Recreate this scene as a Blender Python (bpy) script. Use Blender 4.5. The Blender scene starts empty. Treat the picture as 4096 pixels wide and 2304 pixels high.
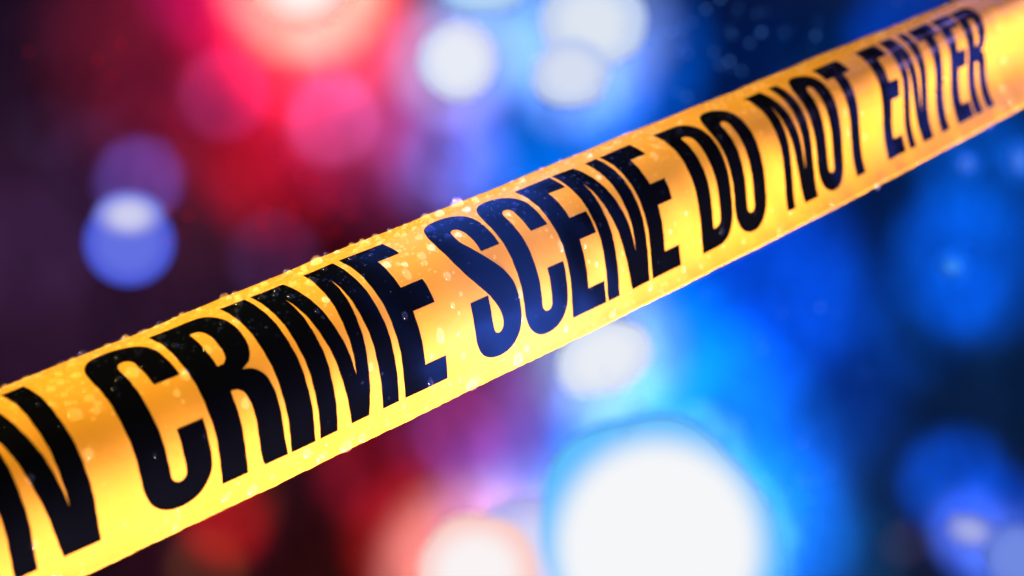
import bpy, math, random
import numpy as np
from mathutils import Vector, Matrix
from mathutils.geometry import delaunay_2d_cdt
random.seed(7); rng = np.random.default_rng(11)
PI = math.pi

# ------------------------------------------------------------------ camera, world, exposure
sc = bpy.context.scene
col = sc.collection
Z0 = 1.30                      # height of the lens above the street, metres
U = 0.05                       # capital height printed on the tape, metres
FPX = 50.0 / 36.0 * 4096.0     # focal length in photograph pixels
BACK = 2.5                     # distance of the backdrop
cam_d = bpy.data.cameras.new('camera'); cam = bpy.data.objects.new('camera', cam_d); col.objects.link(cam)
cam.location = (0, 0, Z0); cam.rotation_euler = (PI / 2, 0, 0)
cam_d.lens = 50; cam_d.sensor_width = 36; cam_d.clip_start = 0.01; cam_d.clip_end = 50
cam_d.dof.use_dof = True; cam_d.dof.focus_distance = 0.418; cam_d.dof.aperture_fstop = 50 / 5.5
sc.camera = cam
w = bpy.data.worlds.new('World'); sc.world = w; w.use_nodes = True
w.node_tree.nodes['Background'].inputs[0].default_value = (0.001, 0.001, 0.003, 1)
w.node_tree.nodes['Background'].inputs[1].default_value = 1.0
sc.view_settings.view_transform = 'Standard'; sc.view_settings.look = 'None'
sc.view_settings.exposure = 0; sc.view_settings.gamma = 1
cy = sc.cycles
cy.max_bounces = 10; cy.transmission_bounces = 8; cy.transparent_max_bounces = 12; cy.diffuse_bounces = 2
cy.glossy_bounces = 4; cy.sample_clamp_indirect = 6; cy.blur_glossy = 0.5
cy.caustics_refractive = True; cy.caustics_reflective = False
cy.use_denoising = True

def lin(r, g, b):
    f = lambda c: c / 12.92 if c <= .04045 else ((c + .055) / 1.055) ** 2.4
    return (f(r / 255.), f(g / 255.), f(b / 255.))

def place(px, py, d):          # a point d metres in front of the lens (photo 2576 px wide)
    k = 4096 / 2576.
    return Vector(((px * k - 2048) / FPX * d, d, Z0 - (py * k - 1152) / FPX * d))

def tag(o, label=None, cat=None, group=None, kind=None):
    if label: o['label'] = label
    if cat: o['category'] = cat
    if group: o['group'] = group
    if kind: o['kind'] = kind
    return o

# ------------------------------------------------------------------ tape surface
X = np.array([0.011224, 0.145175, 8.696404, 0.682932, 0.303242, 0.664566, -0.239724, -0.038038, 0.287394, 0.009003, 0.000611, -0.317947])
TH = np.array([[0.23529, -0.32857, -0.13732, 0.06775], [1.81872, -0.76903, -0.31246, -0.32457], [1.19918, 2.31667, 1.3196, -0.59103],
               [-1.12324, 0.63099, 0.47905, 1.90606], [-0.07923, -3.27844, -0.6758, -0.4406], [-0.91992, -0.36803, -0.45882, 0.13273]])
G = np.linspace(-.4, 1.6, 161)
T_ = X[3:6] / np.linalg.norm(X[3:6]); _up = np.array([0, 1, 0.]); E1 = _up - (_up @ T_) * T_; E1 /= np.linalg.norm(E1); E2 = np.cross(T_, E1)
NC = 4200; UC = np.linspace(-7.0, 21.0, NC)
def _sections():
    s = np.clip(UC, -5, 7.2)[:, None] / 6.
    g = G[None, :] - .5
    th = 0
    for i in range(6):
        for j in range(4):
            th = th + TH[i, j] * g ** i * s ** j
    th = np.clip(th, -1.6, 2.2)
    h = G[1] - G[0]
    c, n = np.cos(th), np.sin(th)
    z = np.zeros((NC, 1))
    A = np.concatenate([z, np.cumsum((c[:, 1:] + c[:, :-1]) * h / 2, 1)], 1)
    B = np.concatenate([z, np.cumsum((n[:, 1:] + n[:, :-1]) * h / 2, 1)], 1)
    m = np.argmin(abs(G - .5))
    A -= A[:, m:m + 1]; B -= B[:, m:m + 1]
    uc = np.clip(UC, -5.0, 8.6)[:, None]; su = uc / 6.
    C = X[:3] + uc * T_ + X[6:9] * su ** 2 + X[9:12] * su ** 3
    C = C + (UC[:, None] - uc) * (T_ + X[6:9] * 2 * su / 6. + X[9:12] * 3 * su ** 2 / 6.)      # straight on past the picture
    P = C[:, None, :] + A[..., None] * E1 + B[..., None] * E2
    return P
TAB = _sections()
def _wr(u, v):                 # slight ripples of the stretched plastic, in units of U
    a = 0.0035 * np.sin(2.3 * u + 3.1 * v) + 0.0022 * np.sin(7.1 * u - 5 * v + 1.3)
    a = a + 0.0011 * np.sin(17 * u + 9 * v) * np.sin(3.1 * u + 2)
    a = a + 0.0012 * np.exp(-((v + .12) / .06) ** 2) * np.sin(9.3 * u + 2 * np.sin(2.7 * u))
    return a
def _raw(u, v):
    u = np.asarray(u, float); v = np.asarray(v, float)
    fu = (u - UC[0]) / (UC[1] - UC[0]); iu = np.clip(fu.astype(int), 0, NC - 2); fu = fu - iu
    fv = (v - G[0]) / (G[1] - G[0]); iv = np.clip(fv.astype(int), 0, len(G) - 2); fv = fv - iv
    fu = fu[..., None]; fv = fv[..., None]
    return (TAB[iu, iv] * (1 - fu) * (1 - fv) + TAB[iu + 1, iv] * fu * (1 - fv) + TAB[iu, iv + 1] * (1 - fu) * fv + TAB[iu + 1, iv + 1] * fu * fv)
def normal(u, v):
    u = np.asarray(u, float); v = np.asarray(v, float)
    a = _raw(u + .02, v) - _raw(u - .02, v); b = _raw(u, v + .02) - _raw(u, v - .02)
    n = np.cross(a, b); n /= np.linalg.norm(n, axis=-1, keepdims=True)
    return n * -np.sign(n[..., 2:3] + 1e-9) if False else n
_n0 = normal(np.array([0.]), np.array([.3]))[0]
SGN = -1.0 if _n0[2] > 0 else 1.0          # the printed face looks at the lens
def surf(u, v, off=0.0):       # metres, scene axes
    n = normal(u, v) * SGN
    p = _raw(u, v) + n * (_wr(np.asarray(u), np.asarray(v))[..., None] + off / U)
    return to_scene(p)
def to_scene(p):
    p = p * U
    return np.stack([p[..., 0], p[..., 2], p[..., 1] + Z0], -1)
def nrm(u, v):
    n = normal(u, v) * SGN
    return np.stack([n[..., 0], n[..., 2], n[..., 1]], -1)
def pix(u, v):
    p = _raw(u, v)
    return np.stack([2048 + FPX * p[..., 0] / p[..., 2], 1152 - FPX * p[..., 1] / p[..., 2]], -1)
def inv(x, y):                 # photograph pixel -> place on the tape
    u = (x - 2048) / 420.; v = .5
    for _ in range(60):
        r = pix(u, v) - np.array([x, y]); e = 2e-3
        J = np.stack([(pix(u + e, v) - pix(u, v)) / e, (pix(u, v + e) - pix(u, v)) / e], 1)
        d = -np.linalg.lstsq(J, r, rcond=1e-6)[0]; d *= min(1, .25 / (np.abs(d).max() + 1e-9))
        u = float(np.clip(u + d[0], -5, 9)); v = float(np.clip(v + d[1], -.16, 1.22))
        if np.abs(r).max() < .3: break
    return u, v

# ------------------------------------------------------------------ lights on the tape
def aim(o, target):
    d = Vector(target) - o.location
    o.rotation_euler = d.to_track_quat('-Z', 'Y').to_euler()
def area(name, loc, target, sx, sy, power, color, spread=60):
    l = bpy.data.lights.new(name, 'AREA'); l.shape = 'RECTANGLE'; l.size = sx; l.size_y = sy; l.energy = power * (.12 if spread > 50 else .035); l.color = color; l.spread = math.radians(spread)
    o = bpy.data.objects.new(name, l); o.location = loc; aim(o, target); col.objects.link(o); return o
area('key_lamp_low', (-0.04, 0.19, Z0 - .50), (0.07, .48, Z0 - .01), .34, .12, 46.0, (1, .83, 1.0), 72)
area('key_lamp_right', (0.12, 0.38, Z0 - .42), (0.32, .68, Z0 + .10), .30, .10, 38.0, (1, .92, .55), 72)  # unseen lamp added to brighten the right end of the tape
area('top_lamp', (-0.42, 0.04, Z0 + .42), (0.0, .44, Z0), .20, .08, 3.0, (1, 1.0, .20))
area('top_lamp', (-0.06, -0.10, Z0 + .60), (0.26, .66, Z0 + .1), .20, .08, 1.5, (1, .85, .12))
area('front_top_lamp', (-0.34, 0.02, Z0 + .22), (0.05, .45, Z0), .10, .05, 1.0, (1, .45, .04))  # unseen orange lamp added to warm the upper band
area('glint_lamp', (-0.34, 0.16, Z0 + .30), (0.0, .43, Z0), .010, .010, 1.7, (1, .9, .5))  # tiny unseen lamps added to put sparkle on the drops
area('glint_lamp', (-0.22, 0.06, Z0 + .42), (0.1, .5, Z0 + .03), .010, .010, 1.7, (1, .9, .5))
def mirror_lamp(u, v, dist, size, power, color, name):  # unseen lamp added at the mirror angle to lay a sheen on the tape
    p = surf(np.array([u]), np.array([v]))[0]; n = nrm(np.array([u]), np.array([v]))[0]
    d = p - np.array([0, 0, Z0]); d /= np.linalg.norm(d)
    r = d - 2 * (d @ n) * n
    area(name, tuple(p + r * dist), tuple(p), size, size, power, color, 50)
BLUE = (.05, .16, 1.0)
for k_ in range(25):
    v_ = k_ / 24.
    mirror_lamp(-.10 - .10 * math.cos(3 * v_), v_, .34, .09, .075 + .035 * math.sin(PI * v_), BLUE, 'blue_sheen_lamp')
for k_ in range(7):
    v_ = 1.02 - k_ * .08
    mirror_lamp(7.5 - .10 * k_, v_, .42, .09, .12 - .010 * k_, (.06, .12, 1.0), 'blue_sheen_lamp')

for v_ in (1.1, .95, .8):
    mirror_lamp(8.8, v_, .45, .06, .25, (.62, .36, 1.0), 'lilac_sheen_lamp')

# ------------------------------------------------------------------ materials
def mat(name):
    m = bpy.data.materials.new(name); m.use_nodes = True; nt = m.node_tree
    return m, nt, nt.nodes['Principled BSDF']
def yellow():
    m, nt, b = mat('yellow_plastic')
    tc = nt.nodes.new('ShaderNodeTexCoord'); ns = nt.nodes.new('ShaderNodeTexNoise')
    ns.inputs['Scale'].default_value = 60; ns.inputs['Detail'].default_value = 4
    cr = nt.nodes.new('ShaderNodeValToRGB')
    cr.color_ramp.elements[0].position = .3; cr.color_ramp.elements[0].color = (.90, .355, .026, 1)
    cr.color_ramp.elements[1].position = .7; cr.color_ramp.elements[1].color = (.94, .385, .038, 1)
    nt.links.new(tc.outputs['Object'], ns.inputs['Vector']); nt.links.new(ns.outputs['Fac'], cr.inputs[0]); nt.links.new(cr.outputs[0], b.inputs['Base Color'])
    b.inputs['Roughness'].default_value = .34; b.inputs['Specular IOR Level'].default_value = .42
    bp = nt.nodes.new('ShaderNodeBump'); n2 = nt.nodes.new('ShaderNodeTexNoise'); n2.inputs['Scale'].default_value = 420; n2.inputs['Detail'].default_value = 3
    bp.inputs['Strength'].default_value = .06; bp.inputs['Distance'].default_value = .001
    nt.links.new(tc.outputs['Object'], n2.inputs['Vector']); nt.links.new(n2.outputs['Fac'], bp.inputs['Height']); nt.links.new(bp.outputs[0], b.inputs['Normal'])
    return m
def ink():
    m, nt, b = mat('black_ink')
    tc = nt.nodes.new('ShaderNodeTexCoord'); ns = nt.nodes.new('ShaderNodeTexNoise'); ns.inputs['Scale'].default_value = 150; ns.inputs['Detail'].default_value = 6
    mr = nt.nodes.new('ShaderNodeMapRange'); mr.inputs[3].default_value = .15; mr.inputs[4].default_value = .22
    nt.links.new(tc.outputs['Object'], ns.inputs['Vector']); nt.links.new(ns.outputs['Fac'], mr.inputs[0]); nt.links.new(mr.outputs[0], b.inputs['Roughness'])
    b.inputs['Base Color'].default_value = (.0016, .0017, .0028, 1); b.inputs['Specular IOR Level'].default_value = .34
    return m
WATER_LIFT = .014  # share of white diffuse that paints extra brightness into the drops
def water():
    m, nt, b = mat('water'); nt.nodes.remove(b)
    out = nt.nodes['Material Output']
    rf = nt.nodes.new('ShaderNodeBsdfRefraction'); rf.inputs['IOR'].default_value = 1.33; rf.inputs['Roughness'].default_value = 0
    tr = nt.nodes.new('ShaderNodeBsdfTransparent'); tr.inputs[0].default_value = (1.34, 1.42, 1.8, 1)  # tint above one paints focused and reflected light into the drops
    gl = nt.nodes.new('ShaderNodeBsdfGlossy'); gl.inputs['Roughness'].default_value = .06
    df = nt.nodes.new('ShaderNodeBsdfTranslucent'); df.inputs[0].default_value = (.95, .95, .95, 1)
    d2 = nt.nodes.new('ShaderNodeBsdfDiffuse'); d2.inputs[0].default_value = (.95, .95, .95, 1)
    fr = nt.nodes.new('ShaderNodeFresnel'); fr.inputs['IOR'].default_value = 1.55
    m0 = nt.nodes.new('ShaderNodeMixShader'); m0.inputs[0].default_value = .5
    m1 = nt.nodes.new('ShaderNodeMixShader'); m1.inputs[0].default_value = .74
    m3 = nt.nodes.new('ShaderNodeMixShader'); m3.inputs[0].default_value = WATER_LIFT
    m2 = nt.nodes.new('ShaderNodeMixShader')
    nt.links.new(df.outputs[0], m0.inputs[1]); nt.links.new(d2.outputs[0], m0.inputs[2])
    nt.links.new(rf.outputs[0], m1.inputs[1]); nt.links.new(tr.outputs[0], m1.inputs[2])
    nt.links.new(m1.outputs[0], m3.inputs[1]); nt.links.new(m0.outputs[0], m3.inputs[2])
    ge = nt.nodes.new('ShaderNodeNewGeometry'); mu = nt.nodes.new('ShaderNodeMath'); mu.operation = 'SUBTRACT'; mu.use_clamp = True
    nt.links.new(fr.outputs[0], mu.inputs[0]); nt.links.new(ge.outputs['Backfacing'], mu.inputs[1])
    nt.links.new(mu.outputs[0], m2.inputs[0]); nt.links.new(m3.outputs[0], m2.inputs[1]); nt.links.new(gl.outputs[0], m2.inputs[2])
    nt.links.new(m2.outputs[0], out.inputs[0])
    return m
M_Y, M_K, M_W = yellow(), ink(), water()

def mesh_obj(name, verts, faces, m, parent=None, smooth=True, me=None):
    if me is None:
        me = bpy.data.meshes.new(name)
        me.from_pydata([tuple(map(float, v)) for v in verts], [], [tuple(map(int, f)) for f in faces])
        me.materials.append(m)
        if smooth: me.polygons.foreach_set('use_smooth', [True] * len(me.polygons))
        me.update()
    o = bpy.data.objects.new(name, me); col.objects.link(o); o.parent = parent
    return o

# ------------------------------------------------------------------ tape
VB, VT = -.145, 1.19
tape = bpy.data.objects.new('barrier_tape', None); col.objects.link(tape)
tape.location = tuple(surf(np.array([0.]), np.array([.5]))[0])
tag(tape, 'wet yellow plastic barrier tape with bold black lettering stretched diagonally across the picture', 'barrier tape')
bpy.context.view_layer.update()
OFF = np.array(tape.location)
def sheet():
    nu, nv = 2700, 100
    us = np.linspace(-6.8, 20.5, nu); vs = np.linspace(VB, VT, nv)
    uu, vv = np.meshgrid(us, vs, indexing='ij')
    # the cut edges wander a little
    ed = .0015 * np.sin(5.3 * uu) + .0022 * np.sin(23.7 * uu + 1) * np.sin(4.1 * uu) + .0016 * np.sin(61 * uu + 2 * np.sin(9 * uu))
    vv = vv + ed * (vv - .5) * 1.2
    F = surf(uu, vv).reshape(-1, 3); Bk = surf(uu, vv, -.00018).reshape(-1, 3)
    V = np.concatenate([F, Bk]) - OFF
    i, j = np.meshgrid(np.arange(nu - 1), np.arange(nv - 1), indexing='ij'); a = (i * nv + j).ravel()
    q = np.stack([a, a + nv, a + nv + 1, a + 1], 1); N = nu * nv
    qb = q[:, ::-1] + N
    i = np.arange(nu - 1); e0 = i * nv; e1 = i * nv + nv - 1
    s0 = np.stack([e0, e0 + N, e0 + nv + N, e0 + nv], 1); s1 = np.stack([e1, e1 + nv, e1 + nv + N, e1 + N], 1)
    return V, np.concatenate([q, qb, s0, s1])
def fast_mesh(name, V, Q, m, parent):
    me = bpy.data.meshes.new(name)
    k = Q.shape[1]
    me.vertices.add(len(V)); me.vertices.foreach_set('co', V.astype(np.float32).ravel())
    me.loops.add(Q.size); me.loops.foreach_set('vertex_index', Q.astype(np.int32).ravel())
    me.polygons.add(len(Q)); me.polygons.foreach_set('loop_start', (np.arange(len(Q)) * k).astype(np.int32))
    me.polygons.foreach_set('use_smooth', [True] * len(Q))
    me.materials.append(m); me.update(calc_edges=True); me.validate()
    o = bpy.data.objects.new(name, me); col.objects.link(o); o.parent = parent
    return o
V, Q = sheet()
fast_mesh('plastic_strip', V, Q, M_Y, tape)

# lettering: outlines in tape units (capital height = 1)
def cr(pts, n=7):              # smooth run through points
    P = [np.array(p, float) for p in pts]
    P = [2 * P[0] - P[1]] + P + [2 * P[-1] - P[-2]]
    out = []
    for k in range(1, len(P) - 2):
        for t in np.linspace(0, 1, n, endpoint=False):
            a, b, c, d = P[k - 1:k + 3]
            out.append(tuple(.5 * ((2 * b) + (c - a) * t + (2 * a - 5 * b + 4 * c - d) * t * t + (3 * b - a - 3 * c + d) * t ** 3)))
    out.append(tuple(P[-2])); return out
def el(cx, cy, rx, ry, a0, a1, p=2.2, n=26):
    o = []
    for t in np.linspace(math.radians(a0), math.radians(a1), n):
        c, s = math.cos(t), math.sin(t)
        o.append((cx + rx * math.copysign(abs(c) ** (2 / p), c), cy + ry * math.copysign(abs(s) ** (2 / p), s)))
    return o
def gC():
    W = .405
    return [[(W, .651)] + el(W / 2, .80, W / 2, .215, 0, 180) + el(W / 2, .20, W / 2, .215, 180, 360) + [(W, .395), (.252, .395)]
            + el(.2065, .185, .0455, .055, 0, -180) + el(.2065, .81, .0455, .052, 180, 0) + [(.252, .651)]]
def gO():
    W = .424
    return [el(W / 2, .78, W / 2, .235, 0, 180) + el(W / 2, .22, W / 2, .235, 180, 360), el(W / 2, .81, .046, .052, 0, 180) + el(W / 2, .185, .046, .057, 180, 360)]
def gD():
    return [[(0, 0), (.0, 1.0), (.19, 1.0)] + el(.19, .75, .23, .25, 90, 0, 2.5) + el(.19, .25, .23, .25, 0, -90, 2.5) + [(.19, 0)],
            [(.159, .863)] + el(.185, .80, .068, .063, 90, 0) + el(.185, .205, .068, .063, 0, -90) + [(.159, .142)]]
def gE():
    a, s = .334, .168
    return [[(0, 0), (a, 0), (a, .148), (s, .148), (s, .48), (a, .48), (a, .633), (s, .633), (s, .853), (a, .853), (a, 1), (0, 1)]]
def gI(): return [[(0, 0), (.163, 0), (.163, 1), (0, 1)]]
def gT(): return [[(.118, 0), (.276, 0), (.276, .851), (.388, .851), (.388, 1), (.006, 1), (.006, .851), (.118, .851)]]
def gN():
    return [[(0, 0), (.118, 0)] + cr([(.121, .3), (.122, .6), (.124, .82)], 3) + cr([(.150, .67), (.196, .36), (.256, 0)], 3)[0:]
            + [(.457, 0), (.457, 1), (.335, 1)] + cr([(.333, .7), (.331, .45), (.328, .25)], 3) + cr([(.304, .45), (.262, .72), (.217, 1)], 3) + [(0, 1)]]
def gM():
    return [[(0, 0), (.123, 0), (.128, .4), (.130, .85), (.156, .62), (.190, .30), (.225, 0), (.354, 0), (.386, .30), (.425, .62), (.449, .85), (.453, .4), (.455, 0),
             (.577, 0), (.577, 1), (.364, 1), (.328, .62), (.292, .27), (.258, .65), (.222, 1), (0, 1)]]
def gR():
    return [[(0, 0), (.161, 0)] + [(.161, .468), (.178, .467)] + cr([(.205, .462), (.236, .430), (.248, .375), (.252, .28), (.252, .10), (.258, .03), (.270, 0)], 5)
            + [(.420, 0)] + cr([(.412, .06), (.409, .13), (.408, .31), (.406, .39), (.394, .46), (.362, .512), (.322, .538), (.276, .549)], 5)
            + cr([(.335, .578), (.372, .625), (.395, .70), (.400, .775), (.392, .862), (.362, .94), (.315, .985), (.24, 1.0)], 5) + [(0, 1)],
            [(.161, .612)] + cr([(.198, .613), (.228, .641), (.241, .70), (.242, .79), (.230, .842), (.203, .868), (.161, .868)], 5)]
def gS():
    return [[(.157, .386)] + cr([(.157, .30), (.158, .20), (.172, .148), (.201, .133), (.233, .148), (.246, .19), (.241, .245), (.215, .31), (.180, .37), (.144, .418),
                                (.068, .525), (.018, .635), (-.003, .735), (-.004, .815), (.012, .90), (.053, .965), (.12, 1.003), (.203, 1.014), (.29, 1.0), (.362, .952),
                                (.400, .88), (.408, .80), (.408, .652)], 5) + [(.247, .652)]
            + cr([(.250, .74), (.246, .80), (.228, .848), (.196, .862), (.164, .848), (.152, .805), (.156, .755), (.182, .705), (.253, .610), (.312, .538), (.352, .475), (.385, .405),
                  (.402, .325), (.405, .22), (.394, .125), (.358, .050), (.295, .003), (.203, -.014), (.112, .002), (.044, .055), (.010, .14), (.003, .24), (.003, .386)], 5)]
GL = dict(C=gC, O=gO, D=gD, E=gE, I=gI, T=gT, N=gN, M=gM, R=gR, S=gS)
def inside(poly, pts):
    x, y = pts[:, 0], pts[:, 1]; r = np.zeros(len(pts), bool); n = len(poly)
    for i in range(n):
        x1, y1 = poly[i]; x2, y2 = poly[(i + 1) % n]
        c = ((y1 > y) != (y2 > y)); 
        with np.errstate(divide='ignore', invalid='ignore'):
            xi = (x2 - x1) * (y - y1) / (y2 - y1 + 1e-15) + x1
        r ^= c & (x < xi)
    return r
def dense(poly, st=.018):
    out = []
    for i in range(len(poly)):
        a, b = np.array(poly[i]), np.array(poly[(i + 1) % len(poly)]); L = np.linalg.norm(b - a)
        if L < 1e-5: continue
        k = max(1, int(L / st))
        out += [tuple(a + (b - a) * t / k) for t in range(k)]
    return out
def glyph_mesh(ch):
    loops = [dense(l) for l in GL[ch]()]
    allp = np.concatenate([np.array(l) for l in loops])
    gx, gy = np.meshgrid(np.arange(-.01, .6, .02), np.arange(-.02, 1.03, .02)); g = np.stack([gx.ravel(), gy.ravel()], 1)
    ok = np.zeros(len(g), bool)
    for l in loops: ok ^= inside(l, g)
    g = g[ok]; dmin = np.array([np.min(((allp - p) ** 2).sum(1)) for p in g]); g = g[dmin > .009 ** 2]
    pts = [Vector(p) for p in allp] + [Vector(p) for p in g]
    edges = []; o = 0
    for l in loops:
        edges += [(o + i, o + (i + 1) % len(l)) for i in range(len(l))]; o += len(l)
    v, e, f, *_ = delaunay_2d_cdt(pts, edges, [], 0, 1e-6)
    v = np.array([tuple(p) for p in v]); f = np.array([t for t in f if len(t) == 3])
    c = v[f].mean(1); ok = np.zeros(len(f), bool)
    for l in loops: ok ^= inside(l, c)
    return v, f[ok]
CACHE = {c: glyph_mesh(c) for c in GL}
TEXT = [('N', -3.443, ''), ('C', -2.729, 'CRIME'), ('R', -2.281, 'CRIME'), ('I', -1.838, 'CRIME'), ('M', -1.640, 'CRIME'), ('E', -1.017, 'CRIME'),
        ('S', -.437, 'SCENE'), ('C', 0, 'SCENE'), ('E', .441, 'SCENE'), ('N', .798, 'SCENE'), ('E', 1.285, 'SCENE'),
        ('D', 1.888, 'DO'), ('O', 2.338, 'DO'), ('N', 3.037, 'NOT'), ('O', 3.551, 'NOT'), ('T', 4.018, 'NOT'),
        ('E', 4.702, 'ENTER'), ('N', 5.101, 'ENTER'), ('T', 5.609, 'ENTER'), ('E', 6.059, 'ENTER'), ('R', 6.429, 'ENTER')]
for ch, o0, word in TEXT:
    v, f = CACHE[ch]
    uu = v[:, 0] + o0; vv = v[:, 1].copy()
    # ink edge is never perfectly straight
    uu = uu + .0012 * np.sin(23 * vv + 5 * o0) + .0009 * np.sin(61 * vv + 9 * o0)
    p = surf(uu, vv, .00007) - OFF
    t = p[f[0]]; nn = np.cross(t[1] - t[0], t[2] - t[0])
    if nn @ nrm(uu[f[0][:1]], vv[f[0][:1]])[0] < 0: f = f[:, ::-1]
    o = fast_mesh('letter', p, f, M_K, tape)
    o['label'] = 'black capital ' + ch + (' of the word ' + word if word else ' at the cut-off left end of the tape')

# ------------------------------------------------------------------ water drops
def dome(seed, segs=18, rings=6, flat=.34):
    r = np.random.default_rng(seed)
    ph = r.uniform(0, 6.28, 4); am = r.uniform(.0, .09, 4) * (1 if seed else 0)
    vs = [(0, 0, flat)]; fs = []
    for k in range(1, rings + 1):
        t = k / rings * PI / 2
        for s in range(segs):
            a = 2 * PI * s / segs
            rad = 1 + sum(am[i] * math.cos((i + 2) * a + ph[i]) for i in range(4)) * (t / (PI / 2))
            vs.append((math.sin(t) ** .95 * rad * math.cos(a), math.sin(t) ** .95 * rad * math.sin(a), flat * math.cos(t) ** 1.15))
    for s in range(segs):                                        # skirt sunk into the film
        a = 2 * PI * s / segs; x, y, z = vs[1 + (rings - 1) * segs + s]
        vs.append((x * .96, y * .96, -.10))
    vs.append((0, 0, -.10)); last = len(vs) - 1
    for s in range(segs):
        fs.append((0, 1 + s, 1 + (s + 1) % segs))
    for k in range(rings):
        b = 1 + k * segs
        for s in range(segs):
            n = (s + 1) % segs; fs.append((b + s, b + segs + s, b + segs + n, b + n))
    b = 1 + rings * segs
    for s in range(segs): fs.append((last, b + (s + 1) % segs, b + s))
    return np.array(vs), fs
DOMES = []
for s in range(9):
    v, f = dome(s, flat=[.46, .55, .50, .42, .48, .58, .44, .52, .40][s])
    me = bpy.data.meshes.new('water_drop'); me.from_pydata([tuple(p) for p in v], [], f); me.materials.append(M_W)
    me.polygons.foreach_set('use_smooth', [True] * len(me.polygons)); me.update(); DOMES.append(me)
def frame(u, v):
    n = nrm(np.array([u]), np.array([v]))[0]; p = surf(np.array([u]), np.array([v]))[0]
    t = surf(np.array([u + .01]), np.array([v]))[0] - p; t -= (t @ n) * n; t /= np.linalg.norm(t)
    return p, t, np.cross(n, t), n
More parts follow.
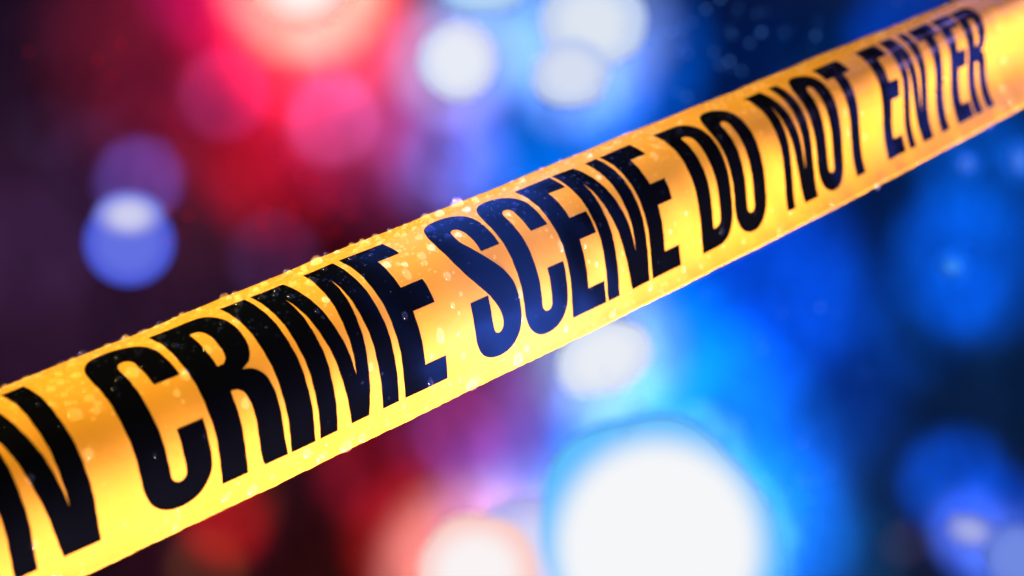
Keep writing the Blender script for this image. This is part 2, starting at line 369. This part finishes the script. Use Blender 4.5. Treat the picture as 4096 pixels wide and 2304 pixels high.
# (photo x, photo y, length px, sag) of drops read off the photograph; v-direction stretch > 1 when running down
def zc(ox, oy, s, L): return [(ox + x / s, oy + y / s, d / s, st) for x, y, d, st in L]
BIG = (zc(1200, 700, 1.449, [(705, 470, 62, 1), (720, 512, 48, .8), (620, 575, 58, 1.4), (690, 365, 56, 1), (850, 588, 56, 1), (760, 422, 60, 1), (915, 350, 52, 1), (755, 320, 74, 1), (910, 172, 92, 1),
        (810, 235, 66, 1), (730, 255, 70, 1), (500, 520, 58, 1), (608, 517, 42, 1), (815, 935, 60, 1.7), (1265, 1070, 84, 1), (1000, 1215, 100, .7), (950, 1048, 36, 1.5), (763, 1050, 32, 1.5), (1315, 1005, 40, 1.2),
        (1545, 890, 36, 1.5), (1275, 690, 38, 1.6), (100, 512, 86, .8), (375, 410, 90, .8), (145, 722, 52, 1), (300, 482, 60, 1), (410, 465, 36, 1), (215, 455, 42, .8), (965, 206, 62, .8), (1010, 137, 50, 1),
        (1290, 32, 52, 1), (1655, 415, 22, 1.6), (1718, 520, 22, 1.6), (885, 757, 34, 1.2), (920, 800, 20, 1.5), (918, 925, 26, 1.3), (930, 690, 30, 1), (1290, 832, 26, 1.6), (930, 1188, 26, 1.5), (873, 1215, 24, 1.5),
        (560, 403, 34, .8), (520, 335, 40, .8), (1128, 473, 20, 1), (1200, 225, 46, 1), (1420, 225, 36, 1)])
    + zc(0, 1350, 2.862, [(305, 490, 140, .7), (180, 525, 80, .7), (825, 320, 120, .8), (680, 435, 90, .8), (870, 440, 130, .9), (690, 525, 100, 1), (580, 600, 120, .9), (1440, 20, 120, .8), (1850, 95, 150, 1), (735, 660, 90, .9),
        (1020, 700, 130, .9), (850, 885, 180, 1), (1100, 838, 110, 1), (440, 782, 70, 1), (585, 770, 90, 1.3), (1010, 1335, 130, 1), (2120, 425, 150, 1), (500, 395, 80, .8), (640, 385, 60, .8), (1510, 400, 170, 1.1), (1110, 605, 60, 1),
        (2020, 640, 90, 1), (1900, 520, 80, 1), (60, 570, 90, .7), (700, 300, 90, .7), (950, 200, 120, .7), (1230, 100, 110, .7), (2370, 140, 120, 1.2), (60, 730, 60, 1)])
    + zc(850, 850, 2.862, [(140, 985, 140, .8), (600, 830, 120, .7), (500, 905, 110, .7), (1050, 655, 90, .8), (1195, 590, 180, .9), (880, 700, 110, .8), (1370, 540, 60, 1), (1430, 470, 80, .8), (1900, 310, 90, .8), (2190, 190, 80, .7),
        (920, 820, 110, .9), (1130, 800, 160, 1), (270, 1240, 120, 1), (620, 1100, 80, .9), (1300, 1000, 100, 1), (1720, 745, 66, 1), (1985, 600, 130, 1), (2205, 600, 84, 1), (2135, 440, 70, .9), (560, 970, 84, 1), (300, 1045, 110, 1), (1090, 935, 50, 1)])
    + zc(1650, 600, 3.22, [(580, 710, 200, .9), (810, 640, 110, 1), (700, 780, 120, .8), (360, 840, 150, .8), (240, 1265, 120, 1), (590, 1100, 100, 1), (1245, 828, 74, 1), (1460, 640, 110, .9), (1610, 745, 80, 1), (1120, 575, 60, .8), (1265, 572, 60, .8),
        (1425, 405, 90, .9), (1860, 278, 80, .9), (1960, 240, 60, .8), (2290, 80, 100, .9), (1905, 1240, 80, 1.8), (2400, 345, 90, 1), (1840, 635, 80, .9), (1365, 690, 30, 1)])
    + zc(2300, 300, 2.862, [(165, 930, 110, .9), (370, 860, 110, .9), (490, 790, 140, .8), (570, 700, 100, .8), (900, 625, 80, .8), (870, 735, 120, .9), (925, 820, 100, 1), (905, 925, 110, 1.1), (275, 1165, 90, .9), (990, 555, 70, .8), (1060, 520, 60, .8),
        (1850, 215, 70, .8), (2060, 155, 60, .8), (2140, 120, 60, .8), (1580, 350, 70, .8), (710, 780, 40, 1), (770, 850, 50, 1)])
    + zc(550, 1150, 1.705, [(780, 1380, 90, .8), (325, 580, 50, 1.3), (735, 790, 60, 1.4), (600, 1440, 70, .8)])
    + zc(950, 1000, 1.705, [(590, 1400, 60, .8), (470, 1385, 70, 1.2), (555, 1420, 50, 1), (740, 1340, 110, .7), (850, 1285, 70, 1), (765, 1190, 26, 1), (915, 800, 40, 1.8), (605, 1325, 24, 1), (955, 1210, 22, 1), (950, 1000, 20, 1)])
    + zc(2050, 550, 1.9314, [(1068, 1150, 44, 1.9), (655, 980, 30, 1.5), (565, 840, 24, 1.6), (1225, 730, 28, 1.4), (1325, 1020, 36, 1.3), (850, 1020, 30, 1.4), (590, 960, 28, 1.4), (1345, 590, 24, 1.2), (770, 1370, 80, .8), (850, 895, 30, 1.3)])
    + zc(2500, 350, 1.9323, [(478, 970, 32, 1.3), (590, 1385, 40, 1), (455, 1415, 40, 1.3), (765, 1225, 36, 1), (650, 1310, 28, 1.4), (1190, 1115, 60, .8), (920, 1190, 50, .9), (1130, 950, 36, 1.2), (355, 1115, 26, 1.4), (485, 1230, 24, 1.3)])
    + zc(2900, 200, 2.0708, [(1255, 1140, 50, 1), (1025, 690, 44, 1.2), (1160, 725, 34, 1.4), (1145, 520, 30, 1), (730, 1370, 50, .9), (880, 1280, 50, .9), (540, 1350, 50, .9), (740, 835, 30, 1.6), (1320, 1075, 60, .7), (250, 315, 60, .8), (310, 295, 50, .8), (430, 215, 60, .8)])
    + zc(3400, 0, 1.9325, [(1085, 988, 48, 1), (1180, 685, 56, 1), (1240, 800, 50, .8), (1185, 470, 60, 1), (1290, 850, 60, .7), (850, 1075, 50, .8), (970, 1030, 40, .8), (240, 275, 70, .8), (100, 350, 60, .8), (440, 535, 30, 1), (370, 1215, 36, .8),
        (205, 1440, 44, 1), (100, 880, 30, 1), (120, 1055, 36, 1.5), (1150, 215, 30, 1.3), (1310, 125, 30, 1.6), (730, 615, 34, 1)]))
drops = []                     # (u, v, radius m, stretch, individual)
for x, y, d, st in BIG:
    u, v = inv(x, y)
    z = float(_raw(np.array([u]), np.array([v]))[0][2]) * U
    drops.append((u, v, d / 2 * z / FPX * 1.0, st))
def clash(u, v, r, lst):
    for a in lst:
        if (a[0] - u) ** 2 + (a[1] - v) ** 2 < ((a[2] + r) / U * .85) ** 2: return True
    return False
RIM = False
def density(u, v):
    if RIM: return (1.0 if v > 1.0 else .25 if v > .8 else .0) * (1.0 if u < 3.2 else .5)
    d = .05 + 2.6 * np.exp(-((1.12 - v) / .13) ** 2) + .8 * np.exp(-((.9 - v) / .18) ** 2) + .5 * np.exp(-((v + .12) / .05) ** 2)
    d *= 1.0 if u < 2 else .75
    return d / 3.4
def scatter(n, rmin, rmax, lst, power=2.0):
    k = 0; out = []; tries = 0
    grid = {}
    for a in lst: grid.setdefault((int(a[0] * 5), int(a[1] * 5)), []).append(a)
    while k < n and tries < n * 60:
        tries += 1
        u = random.uniform(-4.1, 8.3); v = random.uniform(VB + .01, VT - .01)
        if random.random() > density(u, v): continue
        r = rmin + (rmax - rmin) * random.random() ** power
        c = (int(u * 5), int(v * 5)); near = [a for i in (-1, 0, 1) for j in (-1, 0, 1) for a in grid.get((c[0] + i, c[1] + j), [])]
        if clash(u, v, r, near): continue
        a = (u, v, r, random.choice([1, .9, 1.2, 1.4]) if v < .8 else random.choice([.75, .85, 1]))
        out.append(a); grid.setdefault(c, []).append(a); k += 1
    return out
named = drops[:]
rest = scatter(330, .00045, .0011, named, 1.5)
pool_ = named + rest
RIM = True
rim_ = scatter(620, .00042, .0013, pool_, 1.6)
RIM = False
pool_ = sorted(pool_ + rim_, key=lambda a: -a[2])
named = pool_[:300]; small_rest = pool_[300:]
def near_letter(u):
    best = min(TEXT, key=lambda t: abs(t[1] + .2 - u))
    return best
def on_ink(u, v):
    for ch, o0, wd in TEXT:
        if o0 - .02 <= u <= o0 + .6:
            ok = False
            for l in GL[ch](): ok ^= bool(inside(l, np.array([[u - o0, v]]))[0])
            if ok: return ch, wd
    return None
ORD = {'first': 0}
def words(u, v, r, st):
    hit = on_ink(u, v)
    size = 'large' if r > .0020 else 'medium' if r > .0011 else 'small' if r > .0007 else 'tiny'
    shape = 'tall oval' if st > 1.25 else 'oval' if st < .85 else 'round'
    b = near_letter(u); nm = b[0] + (' of ' + b[2] if b[2] else ' of cut-off word')
    if b[0] == 'E' and b[2] == 'SCENE': nm = 'first E of SCENE' if b[1] < 1 else 'last E of SCENE'
    if b[0] == 'E' and b[2] == 'ENTER': nm = 'first E of ENTER' if b[1] < 5 else 'last E of ENTER'
    side = 'left' if u < b[1] + .2 else 'right'
    if hit:
        ch, wd = hit; nm2 = nm if b[0] == ch else ch + (' of ' + wd if wd else ' of cut-off word')
        band = 'upper' if v > .66 else 'middle' if v > .33 else 'lower'
        return f'{size} {shape} drop on the {band} black ink of {nm2}'
    if v > 1.0: return f'{size} {shape} drop on yellow rim above {side} half of {nm}'
    if v < 0: return f'{size} {shape} drop on yellow margin under {side} half of {nm}'
    band = 'top' if v > .66 else 'middle' if v > .33 else 'foot'
    return f'{size} {shape} drop on yellow at {side} {band} of {nm}'
LB = [words(*a) for a in named]
from collections import defaultdict
_dd = defaultdict(list)
for i, l in enumerate(LB): _dd[l].append(i)
for l, ix in _dd.items():
    ix.sort(key=lambda i: named[i][0])
    if len(ix) == 2: LB[ix[0]] += ', left one'; LB[ix[1]] += ', right one'
    if len(ix) > 3:
        for q, i in enumerate(ix): LB[i] += ', ' + ['first', 'second', 'third', 'fourth', 'fifth', 'sixth', 'seventh', 'eighth'][min(q, 7)] + ' from left'
    if len(ix) == 3: LB[ix[0]] += ', left one'; LB[ix[1]] += ', middle one'; LB[ix[2]] += ', right one'
LB = [l if len(l.split()) <= 16 else l.replace(' of cut-off word', '').replace(' half of ', ' of ') for l in LB]
LB = [l if len(l.split()) <= 16 else l.replace('the ', '') for l in LB]
for i, (u, v, r, st) in enumerate(named):
    p, t, b, n = frame(u, v)
    h = r * random.uniform(1.0, 1.3) * (1.5 if v > 1.0 else 1.0)
    sx = r * (1.0 if st >= 1 else 1.0); sy = r * st * (1.0 if v < .9 else .9)
    if i % 3: p = p
    o = bpy.data.objects.new('water_drop', DOMES[i % 9]); col.objects.link(o)
    o.matrix_world = Matrix(((t[0] * sx, b[0] * sy, n[0] * h, p[0]), (t[1] * sx, b[1] * sy, n[1] * h, p[1]), (t[2] * sx, b[2] * sy, n[2] * h, p[2]), (0, 0, 0, 1)))
    tag(o, LB[i], 'water drop', 'water drops on the tape')
# the finest spray, past counting
fine = scatter(3600, .00016, .00056, pool_, 1.35) + small_rest
VS = []; FS = []; base = 0
tv, tf = dome(0, segs=8, rings=3, flat=.36)
tri = []
for q in tf: tri += [(q[0], q[1], q[2])] + ([(q[0], q[2], q[3])] if len(q) == 4 else [])
tri = np.array(tri)
for u, v, r, st in fine:
    p, t, b, n = frame(u, v)
    VS.append(p + tv[:, :1] * r * t + tv[:, 1:2] * r * st * b + tv[:, 2:] * r * n); FS.append(tri + base); base += len(tv)
sp = fast_mesh('fine_water_droplets', np.concatenate(VS), np.concatenate(FS), M_W, None)
tag(sp, 'fine spray of tiny water droplets scattered over the yellow tape', 'droplets', None, 'stuff')

# ------------------------------------------------------------------ backdrop and its coloured pools of light
def backdrop():
    m, nt, b = mat('matte_backdrop')
    tc = nt.nodes.new('ShaderNodeTexCoord'); ns = nt.nodes.new('ShaderNodeTexNoise'); ns.inputs['Scale'].default_value = 1.6; ns.inputs['Detail'].default_value = 3
    cr_ = nt.nodes.new('ShaderNodeValToRGB'); cr_.color_ramp.elements[0].color = (.10, .10, .10, 1); cr_.color_ramp.elements[1].color = (.16, .16, .16, 1)
    cr_.color_ramp.elements[0].position = .35; cr_.color_ramp.elements[1].position = .65
    nt.links.new(tc.outputs['Object'], ns.inputs['Vector']); n2 = nt.nodes.new('ShaderNodeTexNoise'); n2.inputs['Scale'].default_value = 8.5; n2.inputs['Detail'].default_value = 5; n2.inputs['Roughness'].default_value = .62
    mp = nt.nodes.new('ShaderNodeMapping'); mp.inputs['Rotation'].default_value = (0, .5, 0); mp.inputs['Scale'].default_value = (1.0, 1.0, .55)
    nt.links.new(tc.outputs['Object'], mp.inputs[0]); nt.links.new(mp.outputs[0], n2.inputs['Vector'])
    mr = nt.nodes.new('ShaderNodeMapRange'); mr.inputs[1].default_value = .3; mr.inputs[2].default_value = .7; mr.inputs[3].default_value = .66; mr.inputs[4].default_value = 1.22
    vm = nt.nodes.new('ShaderNodeVectorMath'); vm.operation = 'SCALE'
    nt.links.new(n2.outputs['Fac'], mr.inputs[0]); nt.links.new(mr.outputs[0], vm.inputs['Scale'])
    nt.links.new(ns.outputs['Fac'], cr_.inputs[0]); nt.links.new(cr_.outputs[0], vm.inputs[0]); nt.links.new(vm.outputs[0], b.inputs['Base Color'])
    b.inputs['Roughness'].default_value = .95; b.inputs['Specular IOR Level'].default_value = .05
    nx, nz = 60, 40; V = []; Q = []
    for i in range(nx + 1):
        for k in range(nz + 1):
            x = -2.6 + 5.2 * i / nx; z = Z0 - 1.9 + 3.8 * k / nz
            V.append((x, BACK + .002 * math.sin(3 * x + z), z))
    for i in range(nx):
        for k in range(nz):
            a = i * (nz + 1) + k; Q.append((a, a + nz + 1, a + nz + 2, a + 1))
    o = fast_mesh('backdrop', np.array(V), np.array(Q), m, None); tag(o, kind='structure')
backdrop()
PW = 300.0
def pool(px, py, r, rgb, k=1.0, blend=1.0, name='coloured_spot', d0=1.25, stretch=None):  # unseen spot added off frame; its pool stands for a blurred glow
    t = place(px, py, BACK)
    up = py < 724
    loc = Vector((t.x * .55, d0, Z0 + (.42 if up else -.42)))
    l = bpy.data.lights.new(name, 'SPOT')
    o = bpy.data.objects.new(name, l); o.location = loc; aim(o, t); col.objects.link(o)
    dist = (t - loc).length; R = r * 4096 / 2576. / FPX * BACK
    l.spot_size = 2 * math.atan(R / dist); l.spot_blend = blend; l.shadow_soft_size = .01
    c = np.array(lin(*rgb)) * k; mx = c.max()
    l.color = tuple(c / mx); l.energy = PW * mx * dist * dist / 1.56
    return o
POOLS = [
    # broad washes
    (2950, 700, 800, (0, 26, 62), 1), (-420, 700, 800, (32, 15, 34), 1),
    (100, 400, 900, (46, 24, 50), 1), (250, 1000, 800, (36, 15, 34), 1), (700, 1400, 560, (50, 12, 14), 1), (1900, 350, 700, (0, 30, 92), 1), (2150, 1150, 700, (0, 22, 66), 1), (1900, 900, 420, (0, 26, 110), 1), (2380, 950, 520, (0, 28, 60), 1), (2300, 200, 420, (0, 26, 60), 1),
    (470, 520, 260, (56, 14, 10), .8), (300, 130, 260, (50, 12, 16), .8), (100, 620, 200, (44, 24, 60), .7),
    # red side
    (540, 120, 500, (140, 0, 20), .85), (640, 60, 260, (190, 0, 40), 1), (540, -40, 230, (205, 10, 110), .65), (790, 30, 300, (255, 40, 24), 1.4), (790, -40, 250, (255, 120, 96), 2.4), (720, 140, 220, (235, 4, 34), .85), (850, 330, 240, (170, 26, 76), .7),
    (600, 330, 260, (110, 0, 12), .9), (700, 420, 230, (170, 0, 4), 1.1), (900, 180, 300, (165, 50, 76), .9), (800, 500, 300, (90, 14, 30), 1.0), (1000, 330, 320, (124, 40, 100), .8), (940, 80, 220, (190, 80, 90), .7),
    # blue side, top
    (1150, 150, 230, (110, 110, 215), .7), (1120, 390, 220, (100, 90, 190), .8), (1230, 10, 170, (90, 150, 240), .7), (1370, 330, 320, (0, 100, 215), 1.5), (1320, 80, 200, (0, 110, 220), 1.1), (1590, 130, 250, (0, 80, 200), 1.1),
    (1270, 480, 220, (0, 80, 190), 1), (1470, 170, 230, (90, 130, 225), 1.0), (1560, 350, 260, (0, 50, 140), 1),
    # below the tape
    (1850, 740, 380, (0, 80, 245), 1.15), (1680, 860, 220, (0, 140, 255), 1.1), (1760, 1140, 380, (0, 110, 255), 1.2), (1700, 1280, 400, (0, 120, 255), 1.2), (1660, 1380, 420, (50, 140, 255), 1.2), (1520, 900, 200, (150, 180, 240), .5), (1200, 1440, 270, (255, 90, 76), .6), (1390, 1400, 190, (190, 180, 246), .6), (1940, 1340, 260, (0, 110, 245), 1.1), (2060, 1000, 280, (0, 44, 140), 1), (1880, 880, 130, (0, 60, 180), .8), (2020, 1180, 150, (0, 50, 150), .7), (2140, 760, 160, (0, 50, 150), .8), (2300, 850, 170, (0, 44, 130), .7), (1170, 1030, 260, (156, 46, 112), .9), (1420, 950, 260, (104, 90, 190), .8),
    (570, 1310, 150, (170, 6, 4), 1.1), (930, 1190, 180, (140, 14, 40), 1), (1060, 1360, 240, (180, 24, 24), 1.1), (1260, 1230, 220, (90, 66, 180), .8), (1540, 1060, 200, (0, 120, 240), 1.2), (2430, 660, 240, (0, 85, 225), 1.2), (2420, 745, 130, (0, 80, 220), .8),
    (2480, 430, 220, (0, 80, 200), 1), (2400, 1210, 170, (0, 70, 210), 1.3), (2520, 1340, 200, (0, 70, 215), 1.2), (2190, 1390, 130, (0, 44, 50), .8), (2280, 90, 190, (0, 60, 190), 1.1)]
for a in POOLS: pool(*a)
for k_ in range(16):           # ragged shoulder of the brightest glow
    an = math.radians(-190 + 200 * k_ / 15.); rr = 285 + 24 * math.sin(5.1 * k_)
    pool(1660 + rr * math.cos(an), 1370 + 1.05 * rr * math.sin(an), 46 + 22 * abs(math.sin(2.3 * k_)), (110, 180, 255), .5, .7, 'round_spot')
discs = [(565, 235, 118, (150, 50, 120), .6), (840, 300, 122, (210, 110, 200), .4), (230, 390, 118, (56, 38, 84), .3), (690, 645, 118, (62, 46, 100), .5), (350, 455, 112, (84, 72, 176), .9), (1220, 250, 0, (0, 0, 0), 0),
         (1125, 400, 120, (84, 94, 176), .6), (640, 1265, 92, (84, 34, 14), .45), (520, 1430, 110, (90, 50, 18), .55), (1150, 1085, 120, (150, 60, 150), .6), (2270, 1370, 60, (60, 40, 60), .5), (130, 330, 100, (50, 34, 62), .3)]
for px, py, r, c, k in discs:
    if r: pool(px, py, r * 1.08, c, k, .42, 'round_spot')

# ------------------------------------------------------------------ glowing lamps in front of the backdrop
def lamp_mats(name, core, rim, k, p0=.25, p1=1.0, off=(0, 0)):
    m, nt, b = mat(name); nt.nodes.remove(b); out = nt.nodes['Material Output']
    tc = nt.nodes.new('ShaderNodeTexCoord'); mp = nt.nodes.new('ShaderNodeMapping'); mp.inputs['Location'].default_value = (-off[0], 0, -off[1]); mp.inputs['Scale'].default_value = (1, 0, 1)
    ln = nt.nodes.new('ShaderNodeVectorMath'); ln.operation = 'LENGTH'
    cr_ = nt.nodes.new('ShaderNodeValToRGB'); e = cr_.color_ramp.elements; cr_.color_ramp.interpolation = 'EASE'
    e[0].position = p0; e[0].color = (*lin(*core), 1); e[1].position = p1; e[1].color = (*lin(*rim), 1)  # core-to-rim ramp paints the soft glow falloff into the emission
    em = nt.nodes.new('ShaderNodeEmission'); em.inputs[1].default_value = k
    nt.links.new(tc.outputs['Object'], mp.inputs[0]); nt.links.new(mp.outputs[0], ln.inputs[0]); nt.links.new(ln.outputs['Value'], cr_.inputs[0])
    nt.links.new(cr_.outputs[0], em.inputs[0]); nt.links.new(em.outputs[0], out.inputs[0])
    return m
M_H, _nt, _b = mat('lamp_housing'); _b.inputs['Base Color'].default_value = (.02, .02, .022, 1); _b.inputs['Roughness'].default_value = .6
def lamp(px, py, rx, ry, rot, core, rim, label, cat='lamp', k=1.0, p0=.3, off=(0, 0), wob=0.0, dd=.010, seed=1, group='out-of-focus lamps behind the tape', halo=.8, glow=None):
    if halo: pool(px, py, max(rx, ry) * 1.75, glow or tuple(.35 * a + .65 * b for a, b in zip(core, rim)), halo * k, 1.0, 'lamp_glow')  # halo thrown by an added off-frame spot, not by the lens
    f_ = .88 if halo else 1.0; rx *= f_; ry *= f_
    d = BACK - dd; c = place(px, py, d); s = 4096 / 2576. / FPX * d
    root = bpy.data.objects.new('lamp', None); root.location = c; root.rotation_euler = (0, math.radians(rot), 0); col.objects.link(root)
    tag(root, label, cat, group)
    r_ = np.random.default_rng(seed); ph = r_.uniform(0, 6.28, 6)
    segs, rings = 64, 10; V = [(0, -.05, 0)]; F = []
    for q in range(1, rings + 1):
        t = q / rings * PI / 2
        for g in range(segs):
            a = 2 * PI * g / segs; w_ = 1 + wob * sum(math.cos((n + 2) * a + ph[n]) / (n + 1.5) for n in range(6))
            V.append((math.sin(t) * w_ * math.cos(a), -.05 * math.cos(t), math.sin(t) * w_ * math.sin(a)))
    for g in range(segs): F.append((0, 1 + g, 1 + (g + 1) % segs))
    for q in range(rings - 1):
        b0 = 1 + q * segs
        for g in range(segs):
            n = (g + 1) % segs; F.append((b0 + g, b0 + segs + g, b0 + segs + n, b0 + n))
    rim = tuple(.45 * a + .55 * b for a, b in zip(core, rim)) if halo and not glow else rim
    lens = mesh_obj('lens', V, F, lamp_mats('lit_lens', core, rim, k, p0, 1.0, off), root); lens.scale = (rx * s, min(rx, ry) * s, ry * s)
    # housing: a stepped drum behind the lens
    V = []; F = []; prof = [(.99, 0), (.99, .12), (.7, .3), (.3, .38), (0.001, .38)]
    for (pr, py_) in prof:
        for g in range(segs):
            a = 2 * PI * g / segs; w_ = 1 + wob * sum(math.cos((n + 2) * a + ph[n]) / (n + 1.5) for n in range(6))
            V.append((pr * w_ * math.cos(a) * rx * s, py_ * .06 / .38, pr * w_ * math.sin(a) * ry * s))
    for q in range(len(prof) - 1):
        for g in range(segs):
            n = (g + 1) % segs; F.append((q * segs + g, (q + 1) * segs + g, (q + 1) * segs + n, q * segs + n))
    mesh_obj('housing', V, F, M_H, root)
    return root
W_ = (238, 241, 244)
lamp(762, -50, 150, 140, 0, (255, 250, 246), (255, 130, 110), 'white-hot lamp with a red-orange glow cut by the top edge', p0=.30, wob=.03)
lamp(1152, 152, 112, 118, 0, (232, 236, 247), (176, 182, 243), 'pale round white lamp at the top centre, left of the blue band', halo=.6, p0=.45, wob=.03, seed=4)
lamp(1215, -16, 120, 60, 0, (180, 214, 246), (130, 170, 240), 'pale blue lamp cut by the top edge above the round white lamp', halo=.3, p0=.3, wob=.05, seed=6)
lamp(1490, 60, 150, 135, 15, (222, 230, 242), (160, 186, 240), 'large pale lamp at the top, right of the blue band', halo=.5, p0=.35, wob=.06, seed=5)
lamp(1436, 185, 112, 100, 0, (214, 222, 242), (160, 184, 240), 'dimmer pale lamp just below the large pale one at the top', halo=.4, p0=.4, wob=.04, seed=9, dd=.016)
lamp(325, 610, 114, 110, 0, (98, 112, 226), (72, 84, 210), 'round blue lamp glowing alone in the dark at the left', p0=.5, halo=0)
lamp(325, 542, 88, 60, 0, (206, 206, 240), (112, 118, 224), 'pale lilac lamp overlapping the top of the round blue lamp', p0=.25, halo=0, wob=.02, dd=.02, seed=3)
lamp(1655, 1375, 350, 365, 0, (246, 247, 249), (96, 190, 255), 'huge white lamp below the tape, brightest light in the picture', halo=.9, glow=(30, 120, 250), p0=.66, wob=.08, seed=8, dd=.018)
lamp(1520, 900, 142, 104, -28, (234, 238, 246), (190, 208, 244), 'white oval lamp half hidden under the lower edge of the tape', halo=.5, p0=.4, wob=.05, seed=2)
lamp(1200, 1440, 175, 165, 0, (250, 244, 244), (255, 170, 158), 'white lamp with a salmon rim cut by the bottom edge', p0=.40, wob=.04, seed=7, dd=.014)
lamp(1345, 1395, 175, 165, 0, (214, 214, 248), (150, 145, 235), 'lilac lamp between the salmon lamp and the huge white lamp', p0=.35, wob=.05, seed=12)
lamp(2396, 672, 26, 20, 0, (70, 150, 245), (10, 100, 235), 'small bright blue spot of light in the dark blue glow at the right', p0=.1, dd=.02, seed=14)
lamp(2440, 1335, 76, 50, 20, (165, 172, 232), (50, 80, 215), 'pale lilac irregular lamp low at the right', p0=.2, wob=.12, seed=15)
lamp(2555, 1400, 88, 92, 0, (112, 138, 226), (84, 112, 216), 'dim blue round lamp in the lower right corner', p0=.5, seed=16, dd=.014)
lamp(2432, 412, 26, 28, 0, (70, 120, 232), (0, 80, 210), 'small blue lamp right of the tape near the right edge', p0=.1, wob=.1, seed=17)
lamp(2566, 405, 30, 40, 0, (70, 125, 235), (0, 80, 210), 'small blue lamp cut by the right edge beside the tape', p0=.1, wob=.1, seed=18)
# glowing specks added in place of wet glints; they blur to faint discs
gm = {}
def glints(name, clusters, rgb, k, label):
    m, nt, b = mat(name + '_glow'); nt.nodes.remove(b); em = nt.nodes.new('ShaderNodeEmission'); em.inputs[0].default_value = (*lin(*rgb), 1); em.inputs[1].default_value = k
    nt.links.new(em.outputs[0], nt.nodes['Material Output'].inputs[0])
    V = []; F = []
    for cx, cy_, sx, sy, n in clusters:
        for _ in range(n):
            d = BACK - .28 - random.uniform(0, .05); c = place(random.gauss(cx, sx), random.gauss(cy_, sy), d); r = random.uniform(.0014, .0042)
            b0 = len(V)
            for q in [(1, 0, 0), (-1, 0, 0), (0, 1, 0), (0, -1, 0), (0, 0, 1), (0, 0, -1)]: V.append(c + Vector(q) * r)
            for f in [(0, 2, 4), (2, 1, 4), (1, 3, 4), (3, 0, 4), (2, 0, 5), (1, 2, 5), (3, 1, 5), (0, 3, 5)]: F.append(tuple(b0 + i for i in f))
    o = mesh_obj(name, V, F, m, None); tag(o, label, 'lights', None, 'stuff')
glints('blue_glint_specks', [(1820, 110, 150, 90, 40), (1620, 1030, 100, 40, 26), (1900, 860, 120, 80, 10), (2030, 1300, 40, 110, 20), (1180, 420, 70, 60, 14)], (90, 150, 250), .8, 'faint blue glowing specks standing in for wet glints far behind the tape')
glints('red_glint_specks', [(820, 480, 110, 60, 22), (650, 560, 150, 60, 12), (420, 120, 120, 80, 10)], (230, 30, 40), .6, 'faint red glowing specks standing in for wet glints far behind the tape')
print('drops', len(named), 'fine', len(fine))
